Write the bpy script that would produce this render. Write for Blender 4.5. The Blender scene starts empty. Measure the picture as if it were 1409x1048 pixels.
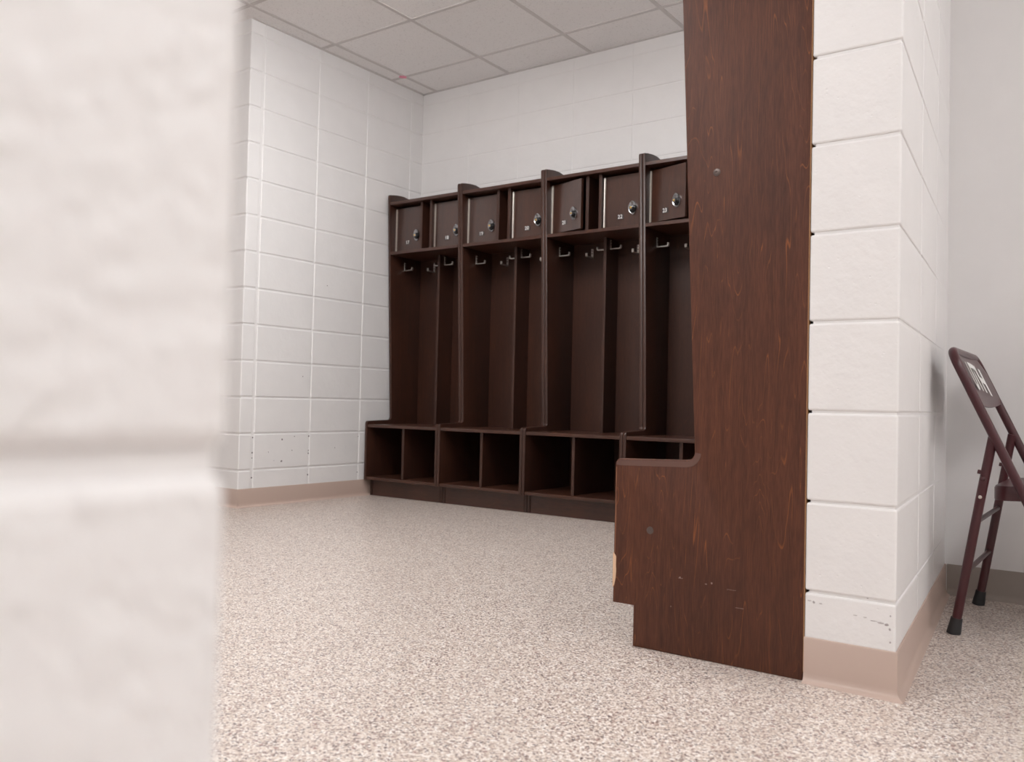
import bpy, bmesh, math, random
from mathutils import Vector, Matrix
random.seed(7)
S = bpy.context.scene
COL = S.collection

# ------------------------------------------------------------------ camera
CAM_H = 0.6146
FPX = 1195.4
cam_d = bpy.data.cameras.new('camera')
cam = bpy.data.objects.new('camera', cam_d)
COL.objects.link(cam)
R_ = Vector((0.81130981, 0.58415323, 0.02326809))
U_ = Vector((-0.00448941, -0.03357413, 0.99942615))
F_ = Vector((-0.58459921, 0.8109487, 0.02461652))
m = Matrix((R_, U_, -F_)).transposed().to_4x4()
m.translation = (0, 0, CAM_H)
cam.matrix_world = m
cam_d.sensor_fit = 'HORIZONTAL'
cam_d.sensor_width = 36.0
cam_d.lens = FPX / 1409 * 36
cam_d.clip_start = 0.01
cam_d.clip_end = 60
cam_d.dof.use_dof = True
cam_d.dof.focus_distance = 2.9
cam_d.dof.aperture_fstop = 4.8
S.camera = cam

# ------------------------------------------------------------------ world, exposure
w = bpy.data.worlds.new('world')
S.world = w
w.use_nodes = True
w.node_tree.nodes['Background'].inputs[0].default_value = (0.9, 0.92, 1, 1)
w.node_tree.nodes['Background'].inputs[1].default_value = 0.05
S.view_settings.view_transform = 'Standard'
S.view_settings.look = 'None'
S.view_settings.gamma = 1
S.view_settings.use_curve_mapping = False
S.view_settings.exposure = -0.1
LAMP = 10.8                        # strength of the ceiling light diffusers
# cells of the ceiling grid (column, first row) that hold a light, strength factor
LIGHT_CELLS = [(2, 2, 2.4), (8, 5, 0.94), (3, 6, 2.1), (7, 8, 0.95), (9, 2, 1.1)]

# ------------------------------------------------------------------ materials
def mat(name, color, rough=0.5, spec=0.5, metal=0.0):
    mm = bpy.data.materials.new(name)
    mm.use_nodes = True
    b = mm.node_tree.nodes['Principled BSDF']
    b.inputs['Base Color'].default_value = (*color, 1)
    b.inputs['Roughness'].default_value = rough
    b.inputs['Metallic'].default_value = metal
    b.inputs['Specular IOR Level'].default_value = spec
    return mm, mm.node_tree.nodes, mm.node_tree.links, b

def pos_node(N, L, scale):
    g = N.new('ShaderNodeNewGeometry')
    v = N.new('ShaderNodeVectorMath'); v.operation = 'MULTIPLY'
    v.inputs[1].default_value = scale
    L.new(g.outputs['Position'], v.inputs[0])
    return v.outputs[0]

def noise(N, L, vec, scale, detail=3, rough=0.5, dist=0.0):
    n = N.new('ShaderNodeTexNoise')
    n.inputs['Scale'].default_value = scale
    n.inputs['Detail'].default_value = detail
    n.inputs['Roughness'].default_value = rough
    n.inputs['Distortion'].default_value = dist
    L.new(vec, n.inputs['Vector'])
    return n.outputs['Fac']

def ramp(N, L, fac, stops, interp='LINEAR'):
    r = N.new('ShaderNodeValToRGB')
    r.color_ramp.interpolation = interp
    e = r.color_ramp.elements
    while len(e) < len(stops):
        e.new(0.5)
    for i, (p, c) in enumerate(stops):
        e[i].position = p
        e[i].color = (*c, 1) if len(c) == 3 else c
    L.new(fac, r.inputs[0])
    return r.outputs[0]

def mix(N, L, fac, a, b, mode='MIX'):
    n = N.new('ShaderNodeMix'); n.data_type = 'RGBA'; n.blend_type = mode
    if isinstance(fac, (int, float)): n.inputs[0].default_value = fac
    else: L.new(fac, n.inputs[0])
    for k, s in ((6, a), (7, b)):
        if isinstance(s, tuple): n.inputs[k].default_value = (*s, 1)
        else: L.new(s, n.inputs[k])
    return n.outputs[2]

def bump(N, L, b, h, strength, dist):
    n = N.new('ShaderNodeBump')
    n.inputs['Strength'].default_value = strength
    n.inputs['Distance'].default_value = dist
    L.new(h, n.inputs['Height'])
    L.new(n.outputs[0], b.inputs['Normal'])

def block_paint(name, col, st, fine=1.0):
    mm, N, L, b = mat(name, col, 0.42, 0.4)
    v = pos_node(N, L, (1, 1, 1))
    n1 = noise(N, L, v, 34 * fine, 3, 0.5)
    n2 = noise(N, L, v, 9, 3)
    c = mix(N, L, n2, tuple(x * 0.965 for x in col), tuple(min(1, x * 1.03) for x in col))
    L.new(c, b.inputs['Base Color'])
    vo = N.new('ShaderNodeTexVoronoi'); vo.inputs['Scale'].default_value = 60
    L.new(v, vo.inputs['Vector'])
    pit = ramp(N, L, vo.outputs['Distance'], [(0.03, (0, 0, 0)), (0.16, (1, 1, 1))])
    gate = ramp(N, L, noise(N, L, v, 28, 2), [(0.52, (1, 1, 1)), (0.60, (0, 0, 0))])
    mx = N.new('ShaderNodeMath'); mx.operation = 'MAXIMUM'
    L.new(pit, mx.inputs[0]); L.new(gate, mx.inputs[1])
    ad = N.new('ShaderNodeMath'); ad.operation = 'MULTIPLY_ADD'
    L.new(mx.outputs[0], ad.inputs[0]); ad.inputs[1].default_value = 0.35; L.new(n1, ad.inputs[2])
    bump(N, L, b, ad.outputs[0], st, 0.0035)
    return mm

WALLC = (0.845, 0.83, 0.825)
M = {}
M['block'] = block_paint('painted_block', WALLC, 0.28)
M['block_rough'] = block_paint('painted_block_rough', WALLC, 0.5, 1.3)
M['block_near'] = block_paint('painted_block_close_up', WALLC, 1.0, 2.2)
M['mortar'] = block_paint('painted_mortar', WALLC, 0.3)
M['smooth_wall'] = block_paint('smooth_painted_wall', (0.82, 0.805, 0.80), 0.05)

def wood(name, axis, dark=1.0, rough=0.36, streak=1.0, coat=0.25, rings=19):
    mm, N, L, b = mat(name, (0.1, 0.05, 0.03), rough, 0.5)
    b.inputs['Coat Weight'].default_value = coat
    b.inputs['Coat Roughness'].default_value = 0.22
    sc = {'z': (1, 1, 0.045), 'x': (0.045, 1, 1)}[axis]
    v = pos_node(N, L, sc)
    fine = noise(N, L, v, 520, 3, 0.6)
    mid = noise(N, L, v, 60, 4, 0.6, 0.4)
    sc2 = {'z': (1, 1, 0.10), 'x': (0.10, 1, 1)}[axis]
    v2 = pos_node(N, L, sc2)
    big = noise(N, L, v2, 9.0, 3, 0.45, 0.45)
    # growth rings: iso-lines of a stretched noise
    mu = N.new('ShaderNodeMath'); mu.operation = 'MULTIPLY'; L.new(big, mu.inputs[0]); mu.inputs[1].default_value = rings
    fr = N.new('ShaderNodeMath'); fr.operation = 'FRACT'; L.new(mu.outputs[0], fr.inputs[0])
    ring = ramp(N, L, fr.outputs[0], [(0.0, (0, 0, 0)), (0.44, (0, 0, 0)), (0.5, (1, 1, 1)), (0.53, (0, 0, 0))])
    brk = ramp(N, L, noise(N, L, pos_node(N, L, (1, 1, 0.4)), 22, 3, 0.6), [(0.42, (0, 0, 0)), (0.62, (1, 1, 1))])
    rg = N.new('ShaderNodeMath'); rg.operation = 'MULTIPLY'; L.new(ring, rg.inputs[0]); L.new(brk, rg.inputs[1])
    rs = N.new('ShaderNodeMath'); rs.operation = 'MULTIPLY'; L.new(rg.outputs[0], rs.inputs[0]); rs.inputs[1].default_value = 0.6 * streak
    d = dark
    base = ramp(N, L, mid, [(0.3, (0.062 * d, 0.0225 * d, 0.0135 * d)), (0.7, (0.085 * d, 0.0305 * d, 0.0175 * d))])
    lo = ramp(N, L, noise(N, L, pos_node(N, L, (1, 1, 0.5)), 5, 2), [(0.3, (0.86, 0.88, 0.92)), (0.7, (1.14, 1.1, 1.02))])
    base = mix(N, L, 1.0, base, lo, 'MULTIPLY')
    f2 = ramp(N, L, fine, [(0.34, (0.72, 0.72, 0.72)), (0.62, (1.10, 1.10, 1.10))])
    c = mix(N, L, 1.0, base, f2, 'MULTIPLY')
    c = mix(N, L, rs.outputs[0], c, (0.24 * d, 0.078 * d, 0.024 * d))
    L.new(c, b.inputs['Base Color'])
    bump(N, L, b, fine, 0.04, 0.001)
    return mm

M['wood'] = wood('stained_wood_upright', 'z', 0.66, 0.43, 0.4, 0.05)
M['wood_door'] = wood('stained_wood_door', 'z', 0.72, 0.30, 0.3, 1.0)
M['wood_end'] = wood('stained_plywood_face', 'z', 1.30, 0.55, 1.15, 0.0, 26)
M['wood_end'].node_tree.nodes['Principled BSDF'].inputs['Specular IOR Level'].default_value = 0.28
M['wood_h'] = wood('stained_wood_board', 'x', 0.85, 0.36, 0.4, 0.25)
M['wood_edge'] = mat('stained_solid_edge', (0.135, 0.070, 0.055), 0.26, 0.6)[0]
M['raw'] = mat('raw_plywood_edge', (0.50, 0.27, 0.13), 0.7)[0]
M['chip'] = mat('bare_chipped_wood', (0.74, 0.50, 0.33), 0.7)[0]
M['chrome'] = mat('chrome', (0.36, 0.36, 0.37), 0.07, 0.5, 1.0)[0]
M['steel'] = mat('brushed_steel', (0.62, 0.58, 0.53), 0.32, 0.5, 1.0)[0]
M['hook'] = mat('satin_nickel', (0.74, 0.70, 0.66), 0.36, 0.5, 1.0)[0]
M['black'] = mat('black_plastic', (0.012, 0.012, 0.013), 0.35)[0]
M['rubber'] = mat('black_rubber', (0.02, 0.02, 0.022), 0.6)[0]
M['brass'] = mat('brass', (0.80, 0.52, 0.16), 0.3, 0.5, 1.0)[0]
M['plate'] = mat('engraved_plate', (0.045, 0.035, 0.035), 0.35)[0]
M['white'] = mat('white_ink', (0.85, 0.85, 0.83), 0.5)[0]
M['maroon'] = mat('maroon_enamel', (0.060, 0.011, 0.015), 0.30)[0]
M['screw'] = mat('dark_screw', (0.13, 0.10, 0.09), 0.4, 0.5, 0.6)[0]
M['pink'] = mat('pink_mark', (0.88, 0.32, 0.46), 0.6)[0]
M['scuff'] = mat('grey_scuff', (0.42, 0.38, 0.38), 0.7)[0]
M['pit'] = mat('dark_pinhole', (0.13, 0.10, 0.11), 0.9)[0]
M['gapdark'] = mat('dark_joint', (0.03, 0.02, 0.018), 0.8)[0]
M['base'] = mat('taupe_vinyl', (0.53, 0.405, 0.345), 0.40)[0]
M['base_grey'] = mat('grey_taupe_vinyl', (0.30, 0.255, 0.225), 0.45)[0]

mm, N, L, b = mat('ceiling_tile_face', (0.74, 0.72, 0.71), 0.9, 0.2)
v = pos_node(N, L, (1, 1, 1))
n1 = noise(N, L, v, 110, 4, 0.7)
L.new(ramp(N, L, n1, [(0.34, (0.70, 0.68, 0.675)), (0.42, (0.92, 0.90, 0.895))]), b.inputs['Base Color'])
bump(N, L, b, n1, 0.5, 0.003)
M['tile'] = mm
M['grid'] = mat('painted_grid_metal', (0.66, 0.63, 0.62), 0.5)[0]
mm, N, L, b = mat('light_diffuser', (0.9, 0.9, 0.9), 0.5)
M['lampwhite'] = mat('white_fixture_metal', (0.8, 0.8, 0.8), 0.4)[0]

def diffuser(strength):
    mm, N, L, b = mat('light_diffuser', (0.9, 0.9, 0.9), 0.5)
    b.inputs['Emission Color'].default_value = (0.985, 0.978, 0.975, 1)
    b.inputs['Emission Strength'].default_value = strength
    return mm

# floor: epoxy with vinyl flakes
mm, N, L, b = mat('flake_epoxy', (0.6, 0.5, 0.45), 0.33, 0.45)
v = pos_node(N, L, (1, 1, 1))
dv = N.new('ShaderNodeVectorMath'); dv.operation = 'MULTIPLY_ADD'
nz = N.new('ShaderNodeTexNoise'); nz.inputs['Scale'].default_value = 300; L.new(v, nz.inputs['Vector'])
L.new(nz.outputs['Color'], dv.inputs[0]); dv.inputs[1].default_value = (0.004, 0.004, 0.0); L.new(v, dv.inputs[2])
vo = N.new('ShaderNodeTexVoronoi'); vo.inputs['Scale'].default_value = 270; L.new(dv.outputs[0], vo.inputs['Vector'])
sp = N.new('ShaderNodeSeparateColor'); L.new(vo.outputs['Color'], sp.inputs[0])
flake = ramp(N, L, sp.outputs[0], [
    (0.0, (0.13, 0.10, 0.10)), (0.06, (0.24, 0.17, 0.155)), (0.14, (0.37, 0.27, 0.235)), (0.25, (0.50, 0.415, 0.36)),
    (0.36, (0.59, 0.50, 0.435)), (0.52, (0.67, 0.575, 0.505)), (0.70, (0.75, 0.675, 0.615)), (0.85, (0.84, 0.795, 0.755))], 'CONSTANT')
vo2 = N.new('ShaderNodeTexVoronoi'); vo2.inputs['Scale'].default_value = 95; L.new(dv.outputs[0], vo2.inputs['Vector'])
sp2 = N.new('ShaderNodeSeparateColor'); L.new(vo2.outputs['Color'], sp2.inputs[0])
dk = ramp(N, L, sp2.outputs[1], [(0.0, (0.10, 0.075, 0.08)), (0.5, (0.30, 0.16, 0.14))])
m1 = N.new('ShaderNodeMath'); m1.operation = 'LESS_THAN'; L.new(sp2.outputs[0], m1.inputs[0]); m1.inputs[1].default_value = 0.10
m2 = N.new('ShaderNodeMath'); m2.operation = 'LESS_THAN'; L.new(vo2.outputs['Distance'], m2.inputs[0]); m2.inputs[1].default_value = 0.30
m3 = N.new('ShaderNodeMath'); m3.operation = 'MULTIPLY'; L.new(m1.outputs[0], m3.inputs[0]); L.new(m2.outputs[0], m3.inputs[1])
L.new(mix(N, L, m3.outputs[0], flake, dk), b.inputs['Base Color'])
bump(N, L, b, noise(N, L, v, 140, 3), 0.12, 0.002)
M['floor'] = mm

# ------------------------------------------------------------------ mesh helpers
def box_bm(bm, x0, x1, y0, y1, z0, z1, bev=0.0, seg=1):
    vs = [bm.verts.new(c) for c in ((x0, y0, z0), (x1, y0, z0), (x1, y1, z0), (x0, y1, z0),
                                    (x0, y0, z1), (x1, y0, z1), (x1, y1, z1), (x0, y1, z1))]
    fs = [bm.faces.new([vs[i] for i in f]) for f in
          ((3, 2, 1, 0), (4, 5, 6, 7), (0, 1, 5, 4), (1, 2, 6, 5), (2, 3, 7, 6), (3, 0, 4, 7))]
    if bev:
        es = list({e for f in fs for e in f.edges})
        bmesh.ops.bevel(bm, geom=es, offset=bev, segments=seg, affect='EDGES', profile=0.5, clamp_overlap=True)
    return bm

def prism_bm(bm, pts, axis, a0, a1, bev=0.0, seg=1):
    """extrude a 2D outline; axis 'x': pts=(y,z); 'y': pts=(x,z); 'z': pts=(x,y)"""
    def P(p, a):
        return {'x': (a, p[0], p[1]), 'y': (p[0], a, p[1]), 'z': (p[0], p[1], a)}[axis]
    va = [bm.verts.new(P(p, a0)) for p in pts]
    vb = [bm.verts.new(P(p, a1)) for p in pts]
    n = len(pts)
    fs = [bm.faces.new(va[::-1]), bm.faces.new(vb)]
    for i in range(n):
        fs.append(bm.faces.new((va[i], va[(i + 1) % n], vb[(i + 1) % n], vb[i])))
    bmesh.ops.recalc_face_normals(bm, faces=fs)
    if bev:
        es = list(fs[0].edges) + list(fs[1].edges)
        bmesh.ops.bevel(bm, geom=es, offset=bev, segments=seg, affect='EDGES', profile=0.5, clamp_overlap=True)
    return bm

def tube_bm(bm, path, r, n=10, cap=True):
    path = [Vector(p) for p in path]
    rings = []
    t0 = (path[1] - path[0]).normalized()
    up = Vector((0, 0, 1)) if abs(t0.z) < 0.9 else Vector((1, 0, 0))
    a = t0.cross(up).normalized()
    for i, p in enumerate(path):
        if i == 0: t = t0
        elif i == len(path) - 1: t = (path[i] - path[i - 1]).normalized()
        else: t = ((path[i + 1] - p).normalized() + (p - path[i - 1]).normalized()).normalized()
        a = (a - t * a.dot(t)).normalized()
        bb = t.cross(a)
        rr = r[i] if isinstance(r, (list, tuple)) else r
        rings.append([bm.verts.new(p + (a * math.cos(k * 2 * math.pi / n) + bb * math.sin(k * 2 * math.pi / n)) * rr) for k in range(n)])
    for i in range(len(rings) - 1):
        for k in range(n):
            bm.faces.new((rings[i][k], rings[i][(k + 1) % n], rings[i + 1][(k + 1) % n], rings[i + 1][k]))
    if cap:
        bm.faces.new(rings[0][::-1]); bm.faces.new(rings[-1])
    return bm

def lathe_bm(bm, prof, axis='y', n=20, o=(0, 0, 0)):
    """prof: list of (r, h) along the axis"""
    rings = []
    for r, h in prof:
        ring = []
        for k in range(n):
            c, s = math.cos(k * 2 * math.pi / n) * r, math.sin(k * 2 * math.pi / n) * r
            p = {'y': (c, h, s), 'z': (c, s, h), 'x': (h, c, s)}[axis]
            ring.append(bm.verts.new((p[0] + o[0], p[1] + o[1], p[2] + o[2])))
        rings.append(ring)
    fs = []
    for i in range(len(rings) - 1):
        for k in range(n):
            fs.append(bm.faces.new((rings[i][k], rings[i][(k + 1) % n], rings[i + 1][(k + 1) % n], rings[i + 1][k])))
    fs.append(bm.faces.new(rings[0][::-1])); fs.append(bm.faces.new(rings[-1]))
    bmesh.ops.recalc_face_normals(bm, faces=fs)
    return bm

def to_mesh(bm, name, material, smooth=None):
    bmesh.ops.recalc_face_normals(bm, faces=bm.faces[:])
    me = bpy.data.meshes.new(name)
    bm.to_mesh(me); bm.free()
    if material: me.materials.append(material)
    if smooth is not None:
        for p in me.polygons: p.use_smooth = True
        me.set_sharp_from_angle(angle=math.radians(smooth))
    return me

def add(name, me, parent=None, loc=(0, 0, 0), rot=(0, 0, 0)):
    o = bpy.data.objects.new(name, me)
    COL.objects.link(o)
    o.parent = parent
    o.location = loc
    o.rotation_euler = rot
    return o

def obj(name, bm, material, parent=None, smooth=None, loc=(0, 0, 0), rot=(0, 0, 0)):
    return add(name, to_mesh(bm, name, material, smooth), parent, loc, rot)

def thing(name, label, cat, loc=(0, 0, 0), rotz=0.0, group=None):
    o = bpy.data.objects.new(name, None)
    o.empty_display_size = 0.1
    COL.objects.link(o)
    o.location = loc
    o.rotation_euler = (0, 0, rotz)
    o['label'] = label; o['category'] = cat
    if group: o['group'] = group
    return o

def struct(o, label=None):
    o['kind'] = 'structure'
    if label: o['label'] = label
    return o

NB = bmesh.new

# ------------------------------------------------------------------ room constants (metres)
B = 0.2032
XL, YO, YV1, YB = -4.016, 3.0144, 3.1054, 4.4473
PX0, PX1, PY = -0.606, -0.417, 2.0009
XC2, YC = -0.5309, 3.277
CZ = 2.7193
NX, NY = -0.236, 0.1748           # near wall face and its free corner
RX0, RX1, RY0 = -5.6, 2.6, -2.8   # outer limits of the place
PR = 0.0042                        # how far block faces stand proud of the mortar

# ------------------------------------------------------------------ floor, ceiling, shell
struct(obj('floor', box_bm(NB(), RX0, RX1, RY0, YB + 0.2, -0.05, 0), M['floor']), 'beige speckled epoxy flake floor')
ceil = struct(obj('ceiling', box_bm(NB(), RX0, RX1, RY0, YB + 0.2, CZ + 0.03, CZ + 0.08), M['tile']), 'suspended white tile ceiling')
gx = [-3.89 + 0.6096 * i for i in range(-3, 11)]
gy = [4.125 - 0.6096 * j for j in range(-1, 12)]
lit = {}
for i, j, s in LIGHT_CELLS:
    lit[(i, j)] = s; lit[(i, j + 1)] = s
tile_me = {}
for i in range(-3, 10):
    for j in range(-1, 11):
        if (i, j) in lit: continue
        x0, x1 = -3.89 + 0.6096 * i, -3.89 + 0.6096 * (i + 1)
        y1, y0 = 4.125 - 0.6096 * j, 4.125 - 0.6096 * (j + 1)
        x0, x1, y0, y1 = max(x0, RX0), min(x1, RX1), max(y0, RY0), min(y1, YB)
        if y1 <= YB and (y0 + y1) / 2 > YC and x1 < XL + 0.01: continue
        if y0 < YC + .05 and y1 > YC and x0 > XC2: pass
        if x1 - x0 < 0.03 or y1 - y0 < 0.03: continue
        key = (round(x1 - x0, 3), round(y1 - y0, 3))
        if key not in tile_me:
            a, c = key[0] / 2 - 0.004, key[1] / 2 - 0.004
            tile_me[key] = to_mesh(box_bm(NB(), -a, a, -c, c, 0, 0.014, 0.002), 'ceiling_tile', M['tile'])
        add('ceiling_tile', tile_me[key], ceil, ((x0 + x1) / 2, (y0 + y1) / 2, CZ + 0.003))
for x in gx:
    if RX0 < x < RX1:
        obj('grid_bar', box_bm(NB(), x - 0.012, x + 0.012, RY0, YB, CZ, CZ + 0.03, 0.001), M['grid'], ceil)
for y in gy:
    if RY0 < y < YB:
        obj('grid_bar', box_bm(NB(), RX0, RX1, y - 0.012, y + 0.012, CZ + 0.0004, CZ + 0.03, 0.001), M['grid'], ceil)
# wall angle along the two visible edges
obj('wall_angle', box_bm(NB(), XL, XL + 0.018, YO, YB, CZ - 0.001, CZ + 0.02), M['grid'], ceil)
obj('wall_angle', box_bm(NB(), XL, PX0, YB - 0.018, YB, CZ - 0.001, CZ + 0.02), M['grid'], ceil)
bm = NB()
prism_bm(bm, [(-3.925, 4.105), (-3.905, 4.090), (-3.882, 4.100), (-3.876, 4.122), (-3.892, 4.140), (-3.912, 4.130)], 'z', CZ - 0.0025, CZ + 0.004)
obj('pink_mark', bm, M['pink'], ceil)['label'] = 'pink mark where two ceiling bars cross'

for n, (x0, x1, y0, y1) in {'wall_far_left': (RX0 - 0.1, RX0, RY0, YO), 'wall_behind': (RX0, RX1, RY0 - 0.1, RY0),
                            'wall_far_right': (RX1, RX1 + 0.1, RY0, YC + 0.1)}.items():
    struct(obj(n, box_bm(NB(), x0, x1, y0, y1, 0, CZ + 0.08), M['smooth_wall']))
struct(obj('wall_right_back', box_bm(NB(), XC2 - 0.02, RX1, YC, YC + 0.1, 0, CZ + 0.08), M['smooth_wall']), 'smooth white wall behind the folding chair')

# ---- block walls: the wall is the recessed mortar body, each block a child standing proud of it
block_cache = {}
def courses(off=0.0):
    out = []; k = 0
    z = off if off <= 0 else off - B
    while z < CZ - 0.01:
        a, c = max(z, 0.0), min(z + B, CZ + 0.02)
        if c - a > 0.02: out.append((a, c))
        z += B
    return out

def put_blocks(wall, foot, material, joint=0.009, bev=0.004, off=0.0, seg=1):
    """foot: plan outline of the block, world xy; one block for every course"""
    cx = sum(p[0] for p in foot) / len(foot); cy = sum(p[1] for p in foot) / len(foot)
    for z0, z1 in courses(off):
        h = z1 - z0 - joint
        key = (tuple((round(p[0] - cx, 3), round(p[1] - cy, 3)) for p in foot), round(h, 3), bev, material.name)
        if key not in block_cache:
            pts = [(p[0] - cx, p[1] - cy) for p in foot]
            bm = NB()
            va = [bm.verts.new((*p, 0)) for p in pts]; vb = [bm.verts.new((*p, h)) for p in pts]
            n = len(pts)
            bm.faces.new(va[::-1]); bm.faces.new(vb)
            for i in range(n): bm.faces.new((va[i], va[(i + 1) % n], vb[(i + 1) % n], vb[i]))
            bmesh.ops.recalc_face_normals(bm, faces=bm.faces[:])
            bmesh.ops.bevel(bm, geom=bm.edges[:], offset=bev, segments=seg, affect='EDGES', profile=0.5)
            block_cache[key] = to_mesh(bm, 'block', material)
        add('block', block_cache[key], wall, (cx, cy, z0 + joint / 2))

def wall_body(name, foot, label, zt=None):
    bm = prism_bm(NB(), foot, 'z', 0, (zt or CZ + 0.08))
    return struct(obj(name, bm, M['mortar']), label)

J = 0.0045
def rect(x0, x1, y0, y1): return [(x0, y0), (x1, y0), (x1, y1), (x0, y1)]

# left wall with its outside corner
wl = wall_body('wall_left', rect(XL - 0.19, XL - PR, YO + PR, YB + 0.1), 'painted white block wall in stack bond left of the lockers')
put_blocks(wl, rect(XL - 0.39, XL, YO, YV1 - J - 0.004), M['block'])
ys = [YV1 + 2 * B * i for i in range(4)] + [YB + 0.03]
for i in range(4):
    put_blocks(wl, rect(XL - 0.10, XL, ys[i] + J + (0.004 if i == 0 else 0), ys[i + 1] - J), M['block'], bev=0.0035)
wr = wall_body('wall_left_return', rect(RX0, XL - 0.19, YO + PR, YO + 0.19), 'painted white block wall turning away beyond the corner')
xs = XL - 0.40
while xs > RX0 + 0.05:
    put_blocks(wr, rect(max(xs - 0.4064, RX0) + J, xs - J, YO, YO + 0.1), M['block'])
    xs -= 0.4064
# back wall, joints almost filled with paint
wb = wall_body('wall_back', rect(XL - 0.19, RX1, YB + 0.0022, YB + 0.19), 'white painted block wall behind the numbered lockers')
xj = [-4.016, -3.606, -3.20, -2.793, -2.387] + [-2.387 + 0.4064 * i for i in range(1, 5)] + [PX0]
for a, c in zip(xj[:-1], xj[1:]):
    if c - a > 0.05:
        put_blocks(wb, rect(a + 0.002, c - 0.002, YB, YB + 0.08), M['block'], joint=0.005, bev=0.002)
# wing wall between the lockers and the folding chair
dx, dy = XC2 - PX1, YC - PY
def side(y, inset=0.0):           # right face of the wing wall, slightly out of square
    return PX1 + dx * (y - PY) / dy - inset
ww = wall_body('wall_wing', [(PX0 + PR, PY + PR), (PX1 - PR, PY + PR), (XC2 - PR, YC + 0.05), (XC2 - PR, YB + 0.1), (PX0 + PR, YB + 0.1)],
               'free end of a white painted block wall beside the dark end panel')
yj = [PY, 2.425, 2.852, 3.262]
for i in range(3):
    a, c = yj[i] + (J if i else 0), yj[i + 1] - J * 0.6
    put_blocks(ww, [(PX0 - 0.0045, a), (side(a), a), (side(c), c), (PX0 - 0.0045, c)], M['block_rough'] if i == 0 else M['block'],
               joint=0.006, bev=0.0045 if i == 0 else 0.003, seg=2 if i == 0 else 1)
# near wall on the left, very close to the lens
NOFF = 0.594 - 3 * B
wn = wall_body('wall_near', rect(NX - 0.19 + PR, NX - PR, RY0, NY - PR), 'white painted block wall end close by on the left')
ye = NY
k = 0
while ye > RY0 + 0.1:
    put_blocks(wn, rect(NX - 0.19, NX, max(ye - 0.4064, RY0) + (J if k >= 0 else 0), ye - (J if k else 0)), M['block_near'], joint=0.008, bev=0.006, off=NOFF, seg=2)
    ye -= 0.4064; k += 1

# pinholes in the joints of the left wall and scuffs on the wing wall: flat marks of their own shape
bm = NB()
def disc(bm, c, n, r, sx=1.0, sz=1.0):
    nv = Vector(n); t = Vector((-nv.y, nv.x, 0)).normalized()
    vs = [bm.verts.new(Vector(c) + t * (math.cos(a) * r * sx * random.uniform(.7, 1.2)) + Vector((0, 0, math.sin(a) * r * sz * random.uniform(.7, 1.2))))
          for a in [q * math.pi / 4 for q in range(8)]]
    vc = bm.verts.new(Vector(c) + nv * 0.0008)
    for i in range(8): bm.faces.new((vs[i], vs[(i + 1) % 8], vc))
for y, z, r in [(YV1, .385, .006), (YV1, .30, .006), (YV1, .27, .004), (YV1, .16, .006), (YV1 + 2 * B, .385, .006), (YV1 + 2 * B, .30, .005),
                (YV1 + 2 * B, .283, .006), (YV1 + 2 * B, .155, .006), (YV1 + 4 * B, .375, .004), (YV1 + 4 * B, .15, .005)]:
    disc(bm, (XL - PR + 0.001, y, z), (1, 0, 0), r * 0.85)
for y, z, r in [(3.31, .37, .006), (3.31, .245, .0075), (3.40, .385, .004), (3.385, .305, .0035), (3.215, .30, .003), (3.72, .31, .004), (3.255, .25, .0025), (3.45, .74, .004), (3.62, 1.30, .004)]:
    disc(bm, (XL + 0.0006, y, z), (1, 0, 0), r * 0.8)
obj('pinholes', bm, M['pit'], wl)['kind'] = 'stuff'
bm = NB()
for x, z, sx, sz in [(-.600, .183, 1.4, .35), (-.590, .181, .8, .9), (-.575, .180, 1.2, .25), (-.500, .166, 1.6, .25), (-.480, .165, 1.2, .3), (-.462, .160, 2.2, .3), (-.447, .158, 2.4, .45), (-.436, .156, 1.3, .9),
                     (-.429, .147, .7, .9), (-.428, .12, .6, .6), (-.428, .176, .5, .5), (-.475, .207, .6, .3)]:
    disc(bm, (x, PY - 0.0006, z), (0, -1, 0), .0036, sx, sz)
obj('scuff_marks', bm, M['scuff'], ww)['kind'] = 'stuff'

# ---- vinyl cove base
def cove(name, path, material, h=0.1016, t=0.004):
    """path: plan points; the wall lies to the left of the direction of travel, room to the right"""
    prof = [(0.0, h), (t * .6, h - 0.0005), (t, h - 0.003), (t, 0.022), (t + 0.0015, 0.012), (t + 0.006, 0.005), (t + 0.013, 0.0018), (t + 0.014, 0.0)]
    P = [Vector((p[0], p[1], 0)) for p in path]
    bm = NB(); rows = []
    for i, p in enumerate(P):
        ds = []
        if i > 0: ds.append((P[i] - P[i - 1]).normalized())
        if i < len(P) - 1: ds.append((P[i + 1] - P[i]).normalized())
        ns = [Vector((d.y, -d.x, 0)) for d in ds]
        nn = sum(ns, Vector()).normalized()
        k = 1 / max(0.3, nn.dot(ns[0]))
        rows.append([bm.verts.new(p + nn * (q[0] * k) + Vector((0, 0, q[1]))) for q in [(0, 0)] + prof])
    n = len(rows[0])
    for i in range(len(rows) - 1):
        for a in range(n):
            bm.faces.new((rows[i][a], rows[i][(a + 1) % n], rows[i + 1][(a + 1) % n], rows[i + 1][a]))
    bm.faces.new(rows[0]); bm.faces.new(rows[-1][::-1])
    return struct(obj(name, bm, material, None, 35))

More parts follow.
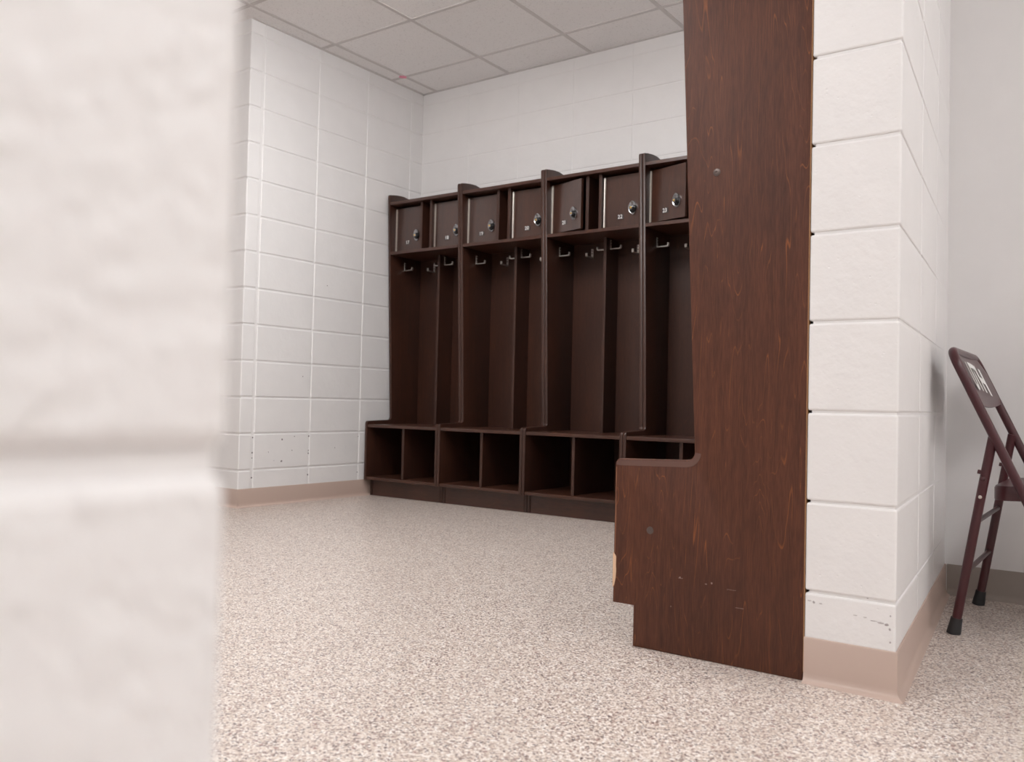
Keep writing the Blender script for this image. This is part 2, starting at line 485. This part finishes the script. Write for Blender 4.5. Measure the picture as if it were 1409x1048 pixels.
e = 0.0005
cove('baseboard_left', [(RX0, YO - e), (XL + e, YO - e), (XL + e, YB)], M['base'])['label'] = 'taupe vinyl cove base along the left block wall'
cove('baseboard_wing', [(PX0 - 0.004, PY - e), (PX1 + e, PY - e), (XC2 + e, YC)], M['base'])['label'] = 'taupe vinyl cove base round the wing wall end'
cove('baseboard_right', [(XC2 + 0.008, YC - e), (RX1, YC - e)], M['base_grey'])['label'] = 'grey taupe vinyl cove base behind the chair'
cove('baseboard_near', [(NX + e, RY0), (NX + e, NY + e), (NX - 0.19 - e, NY + e)], M['base'])

# ------------------------------------------------------------------ ceiling lights (outside the view)
PLACE = ['above the aisle before the numbered lockers', 'above the corridor right of the near wall', 'above the floor left of the near wall',
         'at the back of the corridor beyond the near wall', 'above the floor in front of the folding chair']
for (i, j, s), where in zip(LIGHT_CELLS, PLACE):
    x0, x1 = -3.89 + 0.6096 * i + 0.013, -3.89 + 0.6096 * (i + 1) - 0.013
    y1, y0 = 4.125 - 0.6096 * j - 0.013, 4.125 - 0.6096 * (j + 2) + 0.013
    cx, cy = (x0 + x1) / 2, (y0 + y1) / 2
    t = thing('ceiling_light', 'white fluorescent ceiling light ' + where, 'light', (cx, cy, CZ), 0, 'ceiling lights')
    a, c = (x1 - x0) / 2, (y1 - y0) / 2
    for q in ((-a, -a + 0.03, -c, c), (a - 0.03, a, -c, c), (-a + 0.03, a - 0.03, -c, -c + 0.03), (-a + 0.03, a - 0.03, c - 0.03, c)):
        obj('frame', box_bm(NB(), *q, -0.002, 0.02), M['lampwhite'], t)
    obj('diffuser', prism_bm(NB(), [(-a + 0.03, 0.006), (-a + 0.03, -0.05), (-a + 0.08, -0.09), (a - 0.08, -0.09), (a - 0.03, -0.05), (a - 0.03, 0.006)], 'y', -c + 0.03, c - 0.03), diffuser(LAMP * s), t)

# ------------------------------------------------------------------ lockers
T = 0.019
ZB, ZS0, ZS1, ZT0, ZT1 = 0.455, 1.562, 1.581, 1.886, 1.905

def arc(cx, cz, r, a0, a1, n=6):
    return [(cx + r * math.cos(math.radians(a0 + (a1 - a0) * k / n)), cz + r * math.sin(math.radians(a0 + (a1 - a0) * k / n))) for k in range(n + 1)]

def side_profile():
    d = [(0.0, 0.0), (0.432, 0.0), (0.432, 0.103), (0.492, 0.103)]
    d += arc(0.492 - 0.016, 0.476 - 0.016, 0.016, 0, 90)
    d += [(p[0], p[1]) for p in arc(0.272 + 0.020, 0.482 + 0.020, 0.020, 270, 180)]
    d += [(0.341, 1.945), (0.336, 1.953), (0.30, 1.960), (0.255, 1.966), (0.205, 1.968), (0.15, 1.961), (0.09, 1.940), (0.03, 1.909), (0, 1.905)]
    return [(-p[0], p[1]) for p in d]

side_me = {}
def side_mesh(kind):
    if kind not in side_me:
        bm = prism_bm(NB(), side_profile(), 'x', 0, T, 0.004, 2)
        side_me[kind] = to_mesh(bm, 'side_panel', M['wood_end' if kind == 'end' else 'wood'], 40)
    return side_me[kind]

def hook_meshes():
    """wall plate in the local xz plane, arm sticking out along -y"""
    bm = NB()
    box_bm(bm, -0.0075, 0.0075, -0.003, 0, -0.026, 0.030, 0.001)
    plate = to_mesh(bm, 'hook_plate', M['hook'])
    bm = NB()
    pr = [(-0.002, -0.026), (-0.062, -0.026)] + [(-0.062 - 0.008 * math.sin(a), -0.018 - 0.008 * math.cos(a)) for a in (0.5, 1.0, 1.57)] + [(-0.070, -0.004), (-0.064, -0.004), (-0.064, -0.016), (-0.060, -0.020), (-0.002, -0.020)]
    prism_bm(bm, pr, 'x', -0.007, 0.007, 0.0008)
    arm = to_mesh(bm, 'hook_arm', M['hook'])
    bm = NB()
    for z in (0.018, 0.002):
        lathe_bm(bm, [(0.0032, -0.0028), (0.0032, -0.0042), (0.0018, -0.0048)], 'y', 10, (0, 0, z))
    scr = to_mesh(bm, 'hook_screw', M['black'])
    return plate, arm, scr
HK = hook_meshes()

def add_hook(parent, loc, rz):
    h = add('hook', HK[0], parent, loc, (0, 0, rz))
    add('hook_arm', HK[1], h); add('hook_screws', HK[2], h)

def lock_meshes():
    # pointed dish: vesica outline, chrome rim, dark bowl, lock barrel and brass key face (front = -y)
    H, Wd, n = 0.041, 0.026, 12
    out = []
    for s in (1, -1):
        for k in range(n):
            t = -1 + 2 * k / n
            if s < 0: t = -t
            out.append((s * Wd * (1 - t * t) ** 0.62 * (1 - 0.10 * abs(t)), t * H))
    bm = NB(); rings = []
    for sc, y in ((1.0, 0.001), (1.0, -0.006), (0.95, -0.0085), (0.90, -0.0082), (0.62, -0.0018), (0.30, -0.0006)):
        rings.append([bm.verts.new((p[0] * sc, y, p[1] * sc)) for p in out])
    for a, c in zip(rings[:-1], rings[1:]):
        for k in range(len(out)):
            bm.faces.new((a[k], a[(k + 1) % len(out)], c[(k + 1) % len(out)], c[k]))
    bm.faces.new(rings[-1]); bm.faces.new(rings[0][::-1])
    dish = to_mesh(bm, 'lock_dish', M['chrome'], 50)
    barrel = to_mesh(lathe_bm(NB(), [(0.0165, 0.0), (0.0165, -0.006), (0.0145, -0.009), (0.0135, -0.016), (0.0120, -0.018), (0.0115, -0.018)], 'y', 24), 'lock_barrel', M['black'], 40)
    ring = to_mesh(lathe_bm(NB(), [(0.0112, -0.0178), (0.0112, -0.0195), (0.0095, -0.0200), (0.006, -0.0192)], 'y', 24), 'lock_ring', M['chrome'], 40)
    core = to_mesh(lathe_bm(NB(), [(0.0052, -0.019), (0.0050, -0.0215), (0.0035, -0.0218)], 'y', 16), 'lock_core', M['brass'], 40)
    return dish, barrel, ring, core
LK = lock_meshes()

DW = 0.235          # door width
DZ0, DZ1 = 1.590, 1.872
door_me = to_mesh(box_bm(NB(), 0, DW, 0, T, 0, DZ1 - DZ0, 0.0015), 'door', M['wood_door'])
bm = NB()
box_bm(bm, -0.004, 0.006, -0.0015, 0.001, 0.004, DZ1 - DZ0 - 0.004)
tube_bm(bm, [(-0.001, -0.003, 0.003), (-0.001, -0.003, DZ1 - DZ0 - 0.003)], 0.0035, 8)
hinge_me = to_mesh(bm, 'hinge', M['steel'])
plate_me = to_mesh(box_bm(NB(), -0.021, 0.021, -0.0018, 0.0005, -0.013, 0.013, 0.0004), 'number_plate', M['plate'])

def text_mesh(txt, size, depth, material, bold=0.0):
    cu = bpy.data.curves.new('lettering', 'FONT')
    cu.body = txt; cu.size = size; cu.align_x = 'CENTER'; cu.align_y = 'CENTER'
    cu.extrude = depth; cu.offset = bold; cu.resolution_u = 3
    o = bpy.data.objects.new('lettering', cu)
    COL.objects.link(o)
    dg = bpy.context.evaluated_depsgraph_get()
    me = bpy.data.meshes.new_from_object(o.evaluated_get(dg))
    bpy.data.objects.remove(o); bpy.data.curves.remove(cu)
    me.materials.clear(); me.materials.append(material)
    return me

def make_door(parent, x, yfront, number, angle):
    d = add('door', door_me, parent, (x, yfront, DZ0), (0, 0, -math.radians(angle)))
    add('hinge', hinge_me, d)
    zl = 1.683 - DZ0
    xl = 0.180
    add('lock_dish', LK[0], d, (xl, -0.0002, zl), (0, math.radians(-8), 0))
    add('lock_barrel', LK[1], d, (xl - 0.004, -0.0005, zl - 0.002))
    add('lock_ring', LK[2], d, (xl - 0.004, -0.0005, zl - 0.002))
    add('lock_core', LK[3], d, (xl - 0.004, -0.0005, zl - 0.002))
    if number:
        pl = add('number_plate', plate_me, d, (0.103, 0, 1.642 - DZ0))
        me = text_mesh(number, 0.030, 0.0004, M['white'], 0.0003)
        add('number', me, d, (0.101, -0.0021, 1.642 - DZ0), (math.pi / 2, 0, 0))['label'] = 'white number ' + number
    return d

def make_locker(label, loc, rotz, W, nums, angles, end=None, group=None):
    t = thing('locker', label, 'locker', loc, rotz, group)
    g = 0.0006
    add('side_panel', side_mesh('plain'), t, (g, 0, 0))
    add('side_panel', side_mesh('end' if end else 'plain'), t, (W - T - g, 0, 0))
    i0, i1 = T + g, W - T - g
    bx = lambda n, x0, x1, y0, y1, z0, z1, m_, bv=0.0015: obj(n, box_bm(NB(), x0, x1, y0, y1, z0, z1, bv, 2), m_, t)
    bx('back_panel', i0, i1, -0.024, -0.012, 0.06, ZT0, M['wood'])
    bx('top_shelf', i0, i1, -0.337, -0.012, ZT0, ZT1, M['wood_h'])
    bx('shelf', i0, i1, -0.323, -0.024, ZS0, ZS1, M['wood_h'])
    c = W / 2
    bx('partition', c - T / 2, c + T / 2, -0.166, -0.024, ZB, ZS0, M['wood'])
    f1, f2 = 0.268 / 0.618 * W, 0.350 / 0.618 * W
    for f in (f1, f2):
        bx('niche_divider', f - T / 2, f + T / 2, -0.302, -0.024, ZS1, ZT0, M['wood'])
    bx('bench', i0, i1, -0.489, -0.024, ZB - T, ZB, M['wood_h'], 0.003)
    bx('cubby_divider', c - T / 2, c + T / 2, -0.462, -0.024, 0.123, ZB - T, M['wood'])
    bx('bottom_shelf', i0, i1, -0.489, -0.024, 0.104, 0.123, M['wood_h'], 0.003)
    bx('kick_board', i0 + 0.002, i1 - 0.002, -0.430, -0.412, 0.0, 0.104, M['wood_h'])
    # doors, recessed behind the dividers
    make_door(t, i0 + 0.003, -0.272, nums[0], angles[0])
    make_door(t, f2 + T / 2 + 0.003, -0.272, nums[1], angles[1])
    # three coat hooks for each bay
    for k, (a, b_) in enumerate(((i0, c - T / 2), (c + T / 2, i1))):
        zl = 1.499
        add_hook(t, (a, -0.182 if k == 0 else -0.118, zl if k == 0 else zl + 0.026), math.pi / 2)
        add_hook(t, ((a + b_) / 2 - 0.014, -0.024, 1.502), 0)
        add_hook(t, (b_, -0.118 if k == 0 else -0.182, zl + 0.026 if k == 0 else zl), -math.pi / 2)
    return t

seams = [-3.997, -3.389, -2.770, -2.143, -1.520]
labs = ['dark stained wooden locker with doors 17 and 18 beside the white block wall',
        'dark stained wooden locker with doors 19 and 20',
        'dark stained wooden locker with doors 21 and 22, door 21 ajar',
        'dark stained wooden locker with door 23, partly behind the big end panel']
nums = [('17', '18'), ('19', '20'), ('21', '22'), ('23', '24')]
angs = [(0, 0), (0, 0), (15, 2), (15, 0)]
for k in range(4):
    make_locker(labs[k], (seams[k], YB - 0.002, 0), 0, seams[k + 1] - seams[k], nums[k], angs[k], group='lockers along the back wall')

# the row against the wing wall: its first unit shows the exposed end panel
WR = 0.612
XR = -0.6130
end = make_locker('dark stained wooden locker showing its tall plain end panel beside the white wall end', (XR, PY + WR, 0), -math.pi / 2, WR,
                  (None, None), (0, 0), end=True, group='lockers along the wing wall')
make_locker('dark stained wooden locker hidden behind the one with the exposed end panel', (XR, PY + 2 * WR, 0), -math.pi / 2, WR,
            (None, None), (0, 0), group='lockers along the wing wall')
# details on the exposed end panel, local coordinates: outer face at x = WR - g, y = -(depth)
FX = WR - 0.0006
for d, z in ((0.226, 1.189), (0.388, 0.299)):
    s = obj('screw', lathe_bm(NB(), [(0.0095, 0), (0.0095, 0.0008), (0.0075, 0.0016), (0.003, 0.0016), (0.0028, 0.0004)], 'x', 20), M['screw'], end, 40, (FX - 0.0002, -d, z))
    s['label'] = 'dark round screw head'
# solid wood edging strip along the bench part of the end panel
pr = side_profile()
edge = [p for p in pr if 0.44 < p[1] < 0.51 and p[0] < -0.26]
# keep the outline from the front corner to the foot of the inner fillet
def offset_in(pts, t_):
    out = []
    for i, p in enumerate(pts):
        a = Vector(pts[max(i - 1, 0)]); c = Vector(pts[min(i + 1, len(pts) - 1)])
        d = (c - a).normalized()
        n = Vector((d.y, -d.x))
        out.append((p[0] + n.x * t_, p[1] + n.y * t_))
    return out
inner = offset_in(edge, 0.018)
# the offset must lie inside the panel, below the bench line
if inner[len(inner) // 2][1] > edge[len(edge) // 2][1]:
    inner = offset_in(edge, -0.018)
outer = offset_in(edge, 0.0035 if inner[len(inner) // 2][1] < edge[len(edge) // 2][1] and offset_in(edge, 0.0035)[len(edge) // 2][1] < edge[len(edge) // 2][1] else -0.0035)
bm = NB()
A = [bm.verts.new((FX + 0.0006, *p)) for p in outer]; Cc = [bm.verts.new((FX + 0.0006, *p)) for p in inner]
A2 = [bm.verts.new((FX - 0.002, *p)) for p in outer]; C2 = [bm.verts.new((FX - 0.002, *p)) for p in inner]
for i in range(len(A) - 1):
    bm.faces.new((A[i], A[i + 1], Cc[i + 1], Cc[i])); bm.faces.new((A2[i], Cc[i] if False else A[i], A[i + 1], A2[i + 1])); bm.faces.new((C2[i], C2[i + 1], Cc[i + 1], Cc[i]))
obj('edge_band', bm, M['wood_edge'], end)['label'] = 'smooth solid wood edging along the bench'
# pale chip on the front edge and thin bare plywood edge at the back
bm = NB()
ch = [(-0.4925, 0.232), (-0.4885, 0.229), (-0.4835, 0.222), (-0.4838, 0.200), (-0.4828, 0.186), (-0.4840, 0.168), (-0.4862, 0.156), (-0.4882, 0.147), (-0.4925, 0.142)]
prism_bm(bm, ch, 'x', FX - 0.012, FX + 0.0004)
obj('chipped_edge', bm, M['chip'], end)['label'] = 'pale bare wood where the edge is chipped'
bm = NB(); box_bm(bm, FX - 0.017, FX - 0.0022, -0.003, 0.0008, 0.02, 1.90)
obj('bare_edge', bm, M['raw'], end)['label'] = 'bare plywood edge'
bm = NB()
prism_bm(bm, [(-0.4885, 0.455), (-0.4862, 0.452), (-0.4868, 0.40), (-0.4858, 0.33), (-0.4866, 0.27), (-0.4870, 0.232), (-0.4885, 0.232)], 'x', FX - 0.006, FX + 0.0003)
obj('worn_edge', bm, mat('worn_orange_edge', (0.26, 0.115, 0.06), 0.45)[0], end)['label'] = 'rubbed lighter front edge'
# faint pale scratches
bm = NB()
for d, z, l, hh in [(0.302, .192, .004, .003), (0.296, .190, .012, .001), (0.233, .185, .005, .002), (0.219, .189, .004, .004), (0.16, .18, .022, .0007), (0.14, .14, .02, .001), (0.326, .117, .002, .002)]:
    box_bm(bm, FX - 0.0005, FX + 0.0003, -d - l, -d, z - hh / 2, z + hh / 2)
obj('scratches', bm, mat('pale_scratch', (0.28, 0.20, 0.18), 0.5)[0], end)['kind'] = 'stuff'

# ------------------------------------------------------------------ folding chair
# local frame: origin on the floor midway between the rear feet, facing +x, width along y
CW = 0.46
ch = thing('folding_chair', 'maroon metal folding chair with white lettering on its backrest', 'chair', (-0.410, 2.935, 0))
LX = 0.410                       # local x = world x + LX
def upx(z): return (-0.4285 + 0.46 * (0.79 - z)) + LX
r = 0.0125
hw = CW / 2
# inverted-U upright: front foot, up the near side, over the top, down the far side
path = []
rc = 0.045
for z in (0.012, 0.25, 0.5, 0.70): path.append((upx(z), -hw, z))
for a in range(0, 91, 15):
    aa = math.radians(a); z = 0.745 + rc * math.sin(aa) ; path.append((upx(z), -hw + rc * (1 - math.cos(aa)), z))
for a in range(90, -1, -15):
    aa = math.radians(a); z = 0.745 + rc * math.sin(aa); path.append((upx(z), hw - rc * (1 - math.cos(aa)), z))
for z in (0.70, 0.5, 0.25, 0.012): path.append((upx(z), hw, z))
obj('back_frame', tube_bm(NB(), path, r, 14), M['maroon'], ch, 60)
for s in (-1, 1):
    y = s * hw
    yi = y - s * 0.0
    leg = obj('leg', tube_bm(NB(), [(0.0, y, 0.02), (0.030, y, 0.20), (0.066, y, 0.42), (0.088, y - s * 0.006, 0.55)], r, 14), M['maroon'], ch, 60)
    ft = NB()
    tube_bm(ft, [(-0.004, y, 0.0), (-0.002, y, 0.010), (0.0015, y, 0.030), (0.004, y, 0.045)], [0.0185, 0.0180, 0.0160, 0.0150], 16)
    obj('rubber_foot', ft, M['rubber'], leg, 40)
    ft = NB()
    tube_bm(ft, [(upx(0) + 0.003, y, 0.0), (upx(0.01), y, 0.010), (upx(0.03), y, 0.030), (upx(.045), y, 0.045)], [0.0185, 0.0180, 0.0160, 0.0150], 16)
    obj('rubber_foot', ft, M['rubber'], ch, 40)
    obj('rivet', lathe_bm(NB(), [(0.008, 0), (0.007, 0.003), (0.004, 0.005)], 'y', 12, (0, 0, 0)), M['maroon'], ch, 40, (0.0655, y + s * (r - 0.001), 0.435), (math.pi if s < 0 else 0, 0, 0))
    obj('bolt', lathe_bm(NB(), [(0.005, 0), (0.0045, 0.002), (0.003, 0.003)], 'y', 12, (0, 0, 0)), M['steel'], ch, 40, (0.060, y + s * (r - 0.001), 0.385), (math.pi if s < 0 else 0, 0, 0))
    obj('pivot_bump', tube_bm(NB(), [(0.064, y, 0.452), (0.052, y, 0.454)], 0.006, 10), M['maroon'], ch, 60)
# cross bars
obj('cross_bar', tube_bm(NB(), [(0.026, -hw, 0.175), (0.026, hw, 0.175)], 0.007, 10), M['maroon'], ch, 60)
obj('cross_bar', tube_bm(NB(), [(0.050, -hw, 0.315), (0.050, hw, 0.315)], 0.007, 10), M['maroon'], ch, 60)
obj('cross_bar', tube_bm(NB(), [(upx(.20), -hw, 0.20), (upx(.20), hw, 0.20)], 0.007, 10), M['maroon'], ch, 60)
# pressed steel seat with turned-down rim
bm = NB()
so = []
x0, x1, yw = 0.085, 0.485, hw - 0.018
for cx, cy, a0 in ((x1 - 0.07, yw - 0.07, 0), (x0 + 0.05, yw - 0.05, 90), (x0 + 0.05, -yw + 0.05, 180), (x1 - 0.07, -yw + 0.07, 270)):
    rr = 0.07 if cx > 0.2 else 0.05
    for k in range(7):
        a = math.radians(a0 + 15 * k); so.append((cx + rr * math.cos(a), cy + rr * math.sin(a)))
rings = []
cxs = (x0 + x1) / 2
for sc, z in ((0.995, -0.040), (1.0, -0.036), (1.0, -0.006), (0.985, 0.0), (0.90, -0.001), (0.6, -0.010), (0.2, -0.014)):
    rings.append([bm.verts.new((cxs + (p[0] - cxs) * sc, p[1] * sc, 0.425 + z + 0.05 * (p[0] - cxs) * sc)) for p in so])
for a, c in zip(rings[:-1], rings[1:]):
    for k in range(len(so)): bm.faces.new((a[k], a[(k + 1) % len(so)], c[(k + 1) % len(so)], c[k]))
bm.faces.new(rings[-1])
obj('seat', bm, M['maroon'], ch, 40)
# backrest: curved pressed panel hung in the frame; u across, v = height
SAG = 0.009
def back_pt(u, z, off=0.0):
    sag = SAG * (1 - (u / hw) ** 2)
    return (upx(z) - sag + off + 0.008, u, z + off * 0.46)
bm = NB()
nu, nv = 20, 6
yb = hw - 0.006
def brow(u):
    z1 = 0.797 - 0.040 * max(0, (abs(u) - (yb - 0.05)) / 0.05) ** 2
    z0 = 0.645 - 0.012 * (1 - (u / hw) ** 2)
    return z0, z1
fr, bk = [], []
for i in range(nu + 1):
    u = -yb + 2 * yb * i / nu
    z0, z1 = brow(u)
    fr.append([bm.verts.new(back_pt(u, z0 + (z1 - z0) * j / nv, 0.004 if 0 < j < nv else 0.0)) for j in range(nv + 1)])
    bk.append([bm.verts.new(back_pt(u, z0 + (z1 - z0) * j / nv, -0.004)) for j in range(nv + 1)])
for g_ in (fr, bk):
    for i in range(nu):
        for j in range(nv): bm.faces.new((g_[i][j], g_[i + 1][j], g_[i + 1][j + 1], g_[i][j + 1]))
for i in range(nu):
    bm.faces.new((fr[i][0], fr[i + 1][0], bk[i + 1][0], bk[i][0])); bm.faces.new((fr[i][nv], fr[i + 1][nv], bk[i + 1][nv], bk[i][nv]))
for j in range(nv):
    bm.faces.new((fr[0][j], fr[0][j + 1], bk[0][j + 1], bk[0][j])); bm.faces.new((fr[nu][j], fr[nu][j + 1], bk[nu][j + 1], bk[nu][j]))
back = obj('backrest', bm, M['maroon'], ch, 50)
# lettering printed on the front of the backrest, reading from the near side to the far side
me = text_mesh('UTH', 1.0, 0.0, M['white'], 0.035)
bm = NB(); bm.from_mesh(me)
bmesh.ops.subdivide_edges(bm, edges=bm.edges[:], cuts=2)
xs_ = [v_.co.x for v_ in bm.verts]; ys_ = [v_.co.y for v_ in bm.verts]
xa, xb_, ya, yb_ = min(xs_), max(xs_), min(ys_), max(ys_)
LU0, LU1, LZ0, LZ1 = -0.175, 0.095, 0.674, 0.757
for v_ in bm.verts:
    fu = (v_.co.x - xa) / (xb_ - xa); fz = (v_.co.y - ya) / (yb_ - ya)
    u = LU0 + (LU1 - LU0) * fu
    z = LZ0 + (LZ1 - LZ0) * fz + 0.008 * (1 - (2 * fu - 1) ** 2) - 0.012 * fu
    v_.co = back_pt(u, z, 0.0080)
me2 = bpy.data.meshes.new('lettering'); bm.to_mesh(me2); bm.free()
me2.materials.append(M['white'])
add('lettering', me2, back)['label'] = 'white block letters'
